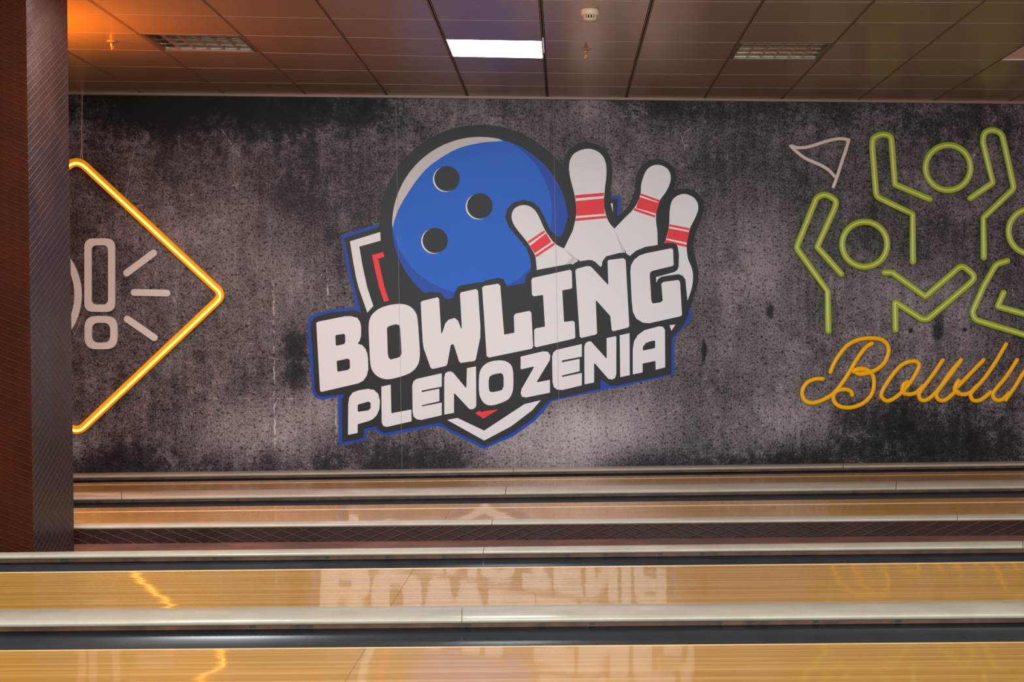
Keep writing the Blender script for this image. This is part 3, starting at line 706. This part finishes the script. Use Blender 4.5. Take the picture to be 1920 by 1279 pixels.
# black body behind the lettering
body = [(646, 446), (712, 425), (722, 470), (745, 515), (777.5, 540), (785, 547), (792.5, 550), (808, 548), (822.5, 548.5), (829, 552), (832, 558), (836, 560.5), (848, 559.5), (851, 557), (853, 548), (857, 540), (862, 536), (900, 529), (905, 529.5), (910, 526), (935, 521), (943, 523), (948, 531), (951, 537), (985, 531), (986, 518), (990, 513), (997, 508.5), (1007.5, 506), (1070, 494.5), (1074, 496), (1080, 491.5), (1102.5, 487.5), (1110, 488), (1116, 491), (1126, 500.5), (1128, 499), (1130, 489), (1137, 480.5), (1162.5, 474), (1172, 474), (1181, 480), (1192, 470.5), (1210, 463), (1232.5, 459.5), (1245, 455.5), (1262, 455.5),
    (1268, 458), (1271, 464), (1273, 478), (1272.5, 500), (1270, 506), (1265, 510), (1240, 517), (1230, 519.5), (1230.5, 530), (1234, 523), (1240, 519), (1272, 514), (1280, 517), (1285, 524), (1289, 564), (1291, 588), (1282, 608), (1275, 618), (1259, 634)] + \
    bE([(1742, 158), (1740, 440), (1280, 535), (1240, 535), (1160, 485), (1160, 560), (740, 655), (670, 730), (600, 810), (440, 920), (215, 1028)]) + \
    bC([(1150, 1065), (1060, 1008), (700, 1075), (640, 1085), (600, 1065), (575, 1035), (490, 1055), (485, 1125), (327, 1155), (325, 830), (345, 795), (180, 812), (135, 800), (120, 760), (105, 500), (88, 290), (95, 250), (130, 215), (240, 185), (400, 168), (435, 172), (470, 190)]) + bA([(420, 1279), (400, 1200), (375, 1060)])
lay('black_body', body, 'black', 7.6)
LET = 9
def letter(outer, holes=(), rad=0): lay('letter', fillet(outer, rad) if rad else outer, 'white', LET, [fillet(h, 2.2) for h in holes])
letter(bC([(132, 262), (150, 252), (350, 212), (395, 212), (440, 225), (460, 255), (468, 290), (468, 360), (457, 398), (440, 418), (475, 428), (500, 455), (514, 490), (520, 530), (522, 610), (510, 660), (485, 695), (450, 715), (170, 780), (160, 770)]),
       [bC([(275, 355), (335, 344), (348, 350), (350, 405), (340, 422), (278, 434)]), bC([(285, 548), (365, 530), (383, 538), (385, 600), (372, 614), (290, 630)])], 2)
letter(spline(bC([(525, 300), (533, 235), (560, 190), (615, 150), (700, 125), (780, 121), (840, 142), (880, 190), (893, 250), (902, 370), (909, 490), (900, 560), (870, 610), (820, 645), (740, 672), (660, 685), (595, 665), (553, 620), (537, 560), (530, 430)]), True, 4),
       [bC([(662, 300), (680, 285), (730, 272), (755, 280), (762, 310), (772, 490), (762, 515), (735, 526), (690, 537), (675, 525), (668, 490)])])
letter(bC([(915, 110), (925, 98), (1040, 70), (1053, 80), (1070, 358), (1100, 265), (1125, 238), (1170, 225), (1195, 245), (1225, 325), (1210, 45), (1218, 33), (1330, 8), (1345, 20), (1363, 290), (1362, 370), (1328, 538), (1318, 548), (1215, 562), (1203, 550), (1165, 430), (1155, 420), (1140, 430), (1115, 570), (1105, 585), (1015, 606), (1000, 606), (988, 595), (937, 450), (930, 400)]), rad=1.5)
letter([(904, 539), (909, 536), (934, 532), (938, 536), (945.3, 627.5), (964.5, 624), (963.5, 592), (967, 588), (993, 583), (996.3, 586), (999.7, 650), (997, 654), (917, 670.5), (912.5, 668)], rad=1.2)
letter(bD([(225, 340), (235, 325), (515, 263), (528, 275), (532, 395), (525, 405), (457, 418), (470, 655), (535, 647), (550, 655), (555, 770), (545, 780), (260, 845), (248, 835), (246, 715), (258, 703), (327, 690), (313, 452), (243, 463), (230, 450)]), rad=1.5)
letter(bD([(555, 268), (570, 255), (645, 235), (672, 240), (803, 380), (797, 200), (805, 190), (915, 177), (932, 190), (960, 685), (950, 697), (840, 725), (828, 715), (817, 610), (708, 488), (718, 740), (708, 750), (600, 775), (588, 765)]), rad=1.5)
letter(bD([(968, 280), (973, 230), (995, 190), (1035, 157), (1085, 140), (1275, 102), (1288, 112), (1293, 225), (1285, 235), (1140, 270), (1120, 280), (1113, 300), (1125, 500), (1137, 517), (1195, 508), (1210, 495), (1200, 370), (1215, 355), (1325, 340), (1340, 352), (1355, 600), (1345, 612), (1110, 665), (1060, 660), (1012, 630), (987, 580), (978, 500)]), rad=2)
letter(bC([(370, 1102), (372, 870), (380, 820), (405, 785), (450, 768), (520, 757), (565, 765), (597, 795), (610, 850), (605, 910), (585, 955), (555, 985), (520, 1000), (443, 1022), (442, 1088)]), [bC([(443, 875), (525, 852), (540, 862), (540, 900), (525, 918), (443, 930)])], 1)
letter(bC([(620, 740), (690, 725), (695, 940), (845, 912), (847, 1000), (660, 1043), (635, 1035), (623, 1010)]), rad=.8)
def letE(b, pts): letter(b(pts), rad=1.0)
letE(bC, [(852, 730), (862, 700), (885, 682), (1073, 640), (1073, 740), (923, 770), (923, 782), (1055, 755), (1055, 850), (923, 880), (923, 889), (1073, 860), (1073, 955), (920, 990), (885, 985), (862, 965), (855, 930)])
letter(bC([(1092, 950), (1092, 670), (1100, 640), (1120, 627), (1145, 627), (1160, 637), (1258, 755), (1262, 602), (1330, 588), (1332, 880), (1323, 900), (1300, 911), (1280, 908), (1165, 785), (1165, 937)]), rad=1.5)
letter(spline(bE([(165, 520), (170, 440), (192, 388), (235, 352), (300, 333), (370, 334), (420, 360), (443, 410), (448, 510), (440, 590), (410, 645), (350, 678), (270, 699), (215, 686), (180, 640), (167, 590)]), True, 4), [bE([(245, 500), (252, 465), (280, 447), (345, 434), (364, 448), (368, 480), (368, 545), (355, 573), (320, 584), (270, 592), (252, 582), (246, 555)])])
letter(bE([(507, 300), (690, 257), (730, 260), (750, 290), (745, 330), (635, 512), (747, 490), (747, 595), (550, 635), (518, 628), (507, 600), (515, 565), (620, 380), (507, 405)]), rad=1.5)
letE(bE, [(765, 300), (775, 265), (800, 245), (1008, 197), (1008, 300), (845, 332), (845, 347), (990, 318), (990, 420), (845, 455), (845, 467), (1008, 433), (1008, 535), (850, 573), (805, 570), (780, 550), (768, 510)])
letter(bE([(1030, 528), (1028, 220), (1038, 190), (1062, 175), (1085, 178), (1212, 320), (1210, 148), (1290, 132), (1290, 440), (1280, 475), (1255, 489), (1225, 482), (1108, 348), (1108, 512)]), rad=1.5)
letter(bE([(1318, 125), (1398, 108), (1400, 452), (1322, 468)]))
letter(bE([(1425, 445), (1425, 240), (1435, 175), (1465, 125), (1520, 84), (1640, 52), (1672, 56), (1688, 80), (1690, 388), (1612, 408), (1610, 335), (1505, 357), (1505, 430)]), [bE([(1505, 252), (1508, 218), (1530, 190), (1570, 174), (1608, 168), (1608, 230)])], 1)
lay('shield_edge', [(838.5, 787.5), (857.5, 783.7), (907.7, 807.6), (983.7, 757.7), (1014, 750.5), (997.5, 769.8), (958.5, 799.4), (908, 826.2)], 'white', LET)
lay('shield_stripe', bC([(1325, 940), (1352, 922), (1375, 931), (1395, 924), (1497, 911), (1385, 980)]), 'red', LET)
lay('pin_tip', [(1255.5, 610), (1266.5, 608.5), (1259, 620.5)], 'white', LET)

# ------------------------------------------------------------------ green figures
RG = 27.5 / 4.264 / PXM
def green_part(name, path, parent, closed=False):
    o = sweep(name, path, RG, .026, 'green', parent, .7, closed)
    sweep('light_strip', path, RG * .20, .026 + RG * .62, 'green_core', o, .8, closed); return o
def figure(label, parts):
    t = thing('neon_figure', label, 'neon sign', on_wall(*parts[0][1][0], .0), 'green neon figures')
    for name, path, cl in parts: green_part(name, path, t, cl)
figure('green tube figure at lower left of the trio, one raised arm under the flag', [
    ('head', circ(*bF([(645, 973)])[0], 180 / 4.264, n=48), True),
    ('arm', fillet(bF([(458, 1210), (266, 995), (398, 700), (425, 625), (330, 570), (262, 595), (100, 1000), (348, 1350), (355, 1666)]), [0, 3, 14, 14, 26, 18, 9, 3, 0], False), False),
    ('arm', fillet(bG([(805, 133), (865, 133), (1130, 325), (1345, 140), (1420, 70), (1540, 170), (1450, 250), (1145, 510), (1100, 505), (888, 368), (892, 590)]), [0, 9, 2, 26, 24, 22, 24, 16, 12, 2, 0], False), False)])
figure('green tube figure with both arms raised, standing topmost of the trio', [
    ('head', circ(*bF([(1311, 360)])[0], 180 / 4.264, n=48), True),
    ('arm', fillet(bF([(1163, 612), (887, 495), (856, 105), (785, 92), (708, 118), (706, 200), (738, 590), (1027, 732), (1031, 1112)]), [0, 3, 22, 20, 22, 20, 14, 2, 0], False), False),
    ('arm', fillet(bF([(1490, 604), (1668, 482), (1588, 150), (1600, 75), (1668, 55), (1740, 85), (1765, 190), (1838, 525), (1597, 758), (1597, 1078)]), [0, 3, 20, 24, 18, 24, 14, 12, 2, 0], False), False)])
figure('green tube figure at the right edge of the picture, only partly in view', [
    ('head', circ(*bF([(1975, 870)])[0], 180 / 4.264, n=48), True),
    ('arm', fillet(bG([(1783, 40), (1695, 68), (1600, 235), (1505, 450), (1525, 510), (1985, 650), (2150, 640), (2120, 520), (1708, 405), (1755, 295)]), [0, 16, 50, 12, 14, 20, 20, 20, 2, 0], False), False)])

# ------------------------------------------------------------------ flag outline
t = thing('flag_outline', 'pale pennant outline on the wall above the lower left green figure', 'wall sign', on_wall(1530, 300))
rf = 15 / 4.264 / PXM
sweep('pole', bF([(395, 512), (418, 450), (455, 335), (490, 230), (518, 140)]), rf, .018, 'flag', t, .8)
sweep('pennant', spline(bF([(518, 137), (440, 128), (340, 148), (200, 192), (110, 200), (55, 185), (110, 240), (180, 290), (290, 338), (355, 378), (405, 430)])), rf, .018, 'flag', t, .8)

# ------------------------------------------------------------------ yellow script
t = thing('script_sign', 'yellow handwritten script lettering on the wall under the green figures', 'wall sign', on_wall(1700, 720))
ry = 18 / 4.264 / PXM
def script(name, strokes, parent=t):
    root = None
    for s in strokes:
        pts, k = s if isinstance(s, tuple) else (s, 1)
        path = spline(bG(pts), n=7)
        o = sweep(name if root is None else 'stroke', path, ry * k, .014, 'yellow', root or parent, .8)
        root = root or o
bI = lambda pts: [((1740 + x / 7.994 - 1470) * 4.264, (620 + y / 7.994 - 480) * 4.264) for x, y in pts]
script('letter_b', [[(372, 928), (400, 860), (450, 780), (520, 705), (615, 665), (720, 658), (790, 675), (828, 715), (835, 770), (805, 850), (745, 905), (700, 925)],
    ([(560, 922), (600, 905), (655, 912), (695, 935)], 1.25), ([(560, 922), (600, 945), (650, 940), (700, 928)], 1.0), [(690, 925), (716, 975), (716, 1060), (685, 1130), (620, 1185), (530, 1213), (450, 1205), (402, 1165), (397, 1110), (430, 1078), (490, 1067), (535, 1085), (545, 1112)],
    [(703, 700), (650, 735), (580, 830), (500, 965), (410, 1085), (330, 1142), (240, 1175), (175, 1162), (147, 1115), (152, 1060), (190, 1010), (250, 985), (310, 983)]])
script('letter_o', [[(945, 1088), (1010, 1010), (1065, 920), (1080, 870), (1050, 843), (985, 850), (920, 890), (840, 990), (782, 1090), (785, 1135), (830, 1160), (890, 1132), (950, 1082)], ([(985, 1010), (955, 1035), (948, 1075), (965, 1100)], 1.2), [(950, 1090), (1000, 1107), (1060, 1090), (1110, 1040)]])
script('letter_w', [[(1268, 834), (1190, 950), (1090, 1085), (1080, 1125), (1105, 1155), (1160, 1140), (1240, 1060), (1330, 930), (1415, 832)], [(1415, 832), (1330, 950), (1235, 1075), (1218, 1115), (1240, 1152), (1290, 1152), (1365, 1090)],
    ([(1395, 1002), (1375, 1040), (1368, 1075), (1395, 1097)], 1.3), [(1595, 832), (1500, 930), (1390, 1045)], [(1378, 1085), (1430, 1108), (1490, 1090), (1540, 1040)]])
script('letter_l', [[(1775, 705), (1690, 850), (1600, 980), (1505, 1085), (1492, 1120), (1515, 1155), (1575, 1150), (1650, 1090)]])
script('letter_i', [[(1863, 832), (1780, 960), (1685, 1075), (1670, 1115), (1690, 1150), (1740, 1150), (1800, 1095)]])
script('letter_n', [[(1772, 1150), (1850, 1040), (1925, 920), (1990, 870), (2020, 900), (1990, 980), (1940, 1090), (1960, 1150), (2020, 1130)]])
script('letter_g', [[(2220, 880), (2160, 850), (2080, 920), (2030, 1050), (2060, 1140), (2130, 1100), (2230, 900), (2140, 1200), (2040, 1380), (1970, 1360)]])

# ------------------------------------------------------------------ exclamation sign and dashes
def rrect(x0, y0, x1, y1, r): return fillet([(x0, y0), (x1, y0), (x1, y1), (x0, y1)], r, n=8)
t = thing('exclamation_mark', 'pale hollow exclamation mark inside the amber neon corner', 'wall sign', on_wall(188, 550))
O0, O1 = .006, .030
plate('mark_body', rrect(158, 447, 215.5, 585, 17), [rrect(171.5, 460, 202.5, 571, 10)], O0, O1, 'grey_letter', t, .004)
plate('mark_dot', rrect(158.5, 592.5, 220, 655, 22), [rrect(172, 605.5, 206.5, 642.5, 13)], O0, O1, 'grey_letter', t, .004)
def capsule(a, b, r, n=10):
    a, b = Vector(a), Vector(b); d = (b - a).normalized(); ang = math.atan2(d.y, d.x); out = []
    for i in range(n + 1): w = ang - math.pi / 2 + math.pi * i / n; out.append((b.x + r * math.cos(w), b.y + r * math.sin(w)))
    for i in range(n + 1): w = ang + math.pi / 2 + math.pi * i / n; out.append((a.x + r * math.cos(w), a.y + r * math.sin(w)))
    return out
for a, b, lab in (((268, 530), (383, 444), 'upper slanting pale dash right of the exclamation mark'), ((300, 613), (440, 616), 'middle level pale dash right of the exclamation mark'), ((270, 727), (386, 807), 'lower slanting pale dash right of the exclamation mark')):
    A, B_ = bH([a, b]); tag(plate('dash', capsule(A, B_, 6.6), [], O0, O1, 'grey_letter', None, .004), lab, 'wall sign', 'dashes beside the exclamation mark')
tag(plate('round_letter', circ(38, 553, 115, 118, 72), [circ(38, 553, 101.5, 104, 72)], O0, O1, 'grey_letter', None, .004), 'pale curved letter edge showing between the column and the exclamation mark', 'wall sign')

# ------------------------------------------------------------------ amber neon
NO = .10
t = thing('neon_diamond', 'glowing amber neon diamond outline hung on the wall beside the column', 'neon sign', on_wall(140, 800, NO))
hp = fillet([(143, 296), (419, 553), (143, 814), (-133, 556)], [26, 16, 24, 16], True, 10)
sweep('neon_tube', hp, 7.6 / PXM, NO, 'neon', t, .95, True, n=16)
core = [(x, y + 1.6) for x, y in hp]
sweep('glowing_core', core, 1.9 / PXM, NO + 6.8 / PXM, 'neon_core', t, .7, True)
def wire(a, b):
    m = MB(); m.cyl(a, b, .0028, 6); return m
pt = on_wall(153, 275, NO); top = Vector((pt.x + .01, pt.y, CEIL))
w = wire(top, pt).build('hanging_wire', 'wire', None); tag(w, 'thin pale wire from the ceiling to the neon diamond', 'wire')
for px in (150.5, 156): wire(pt, on_wall(px, 306, NO)).build('wire_strand', 'wire', w)
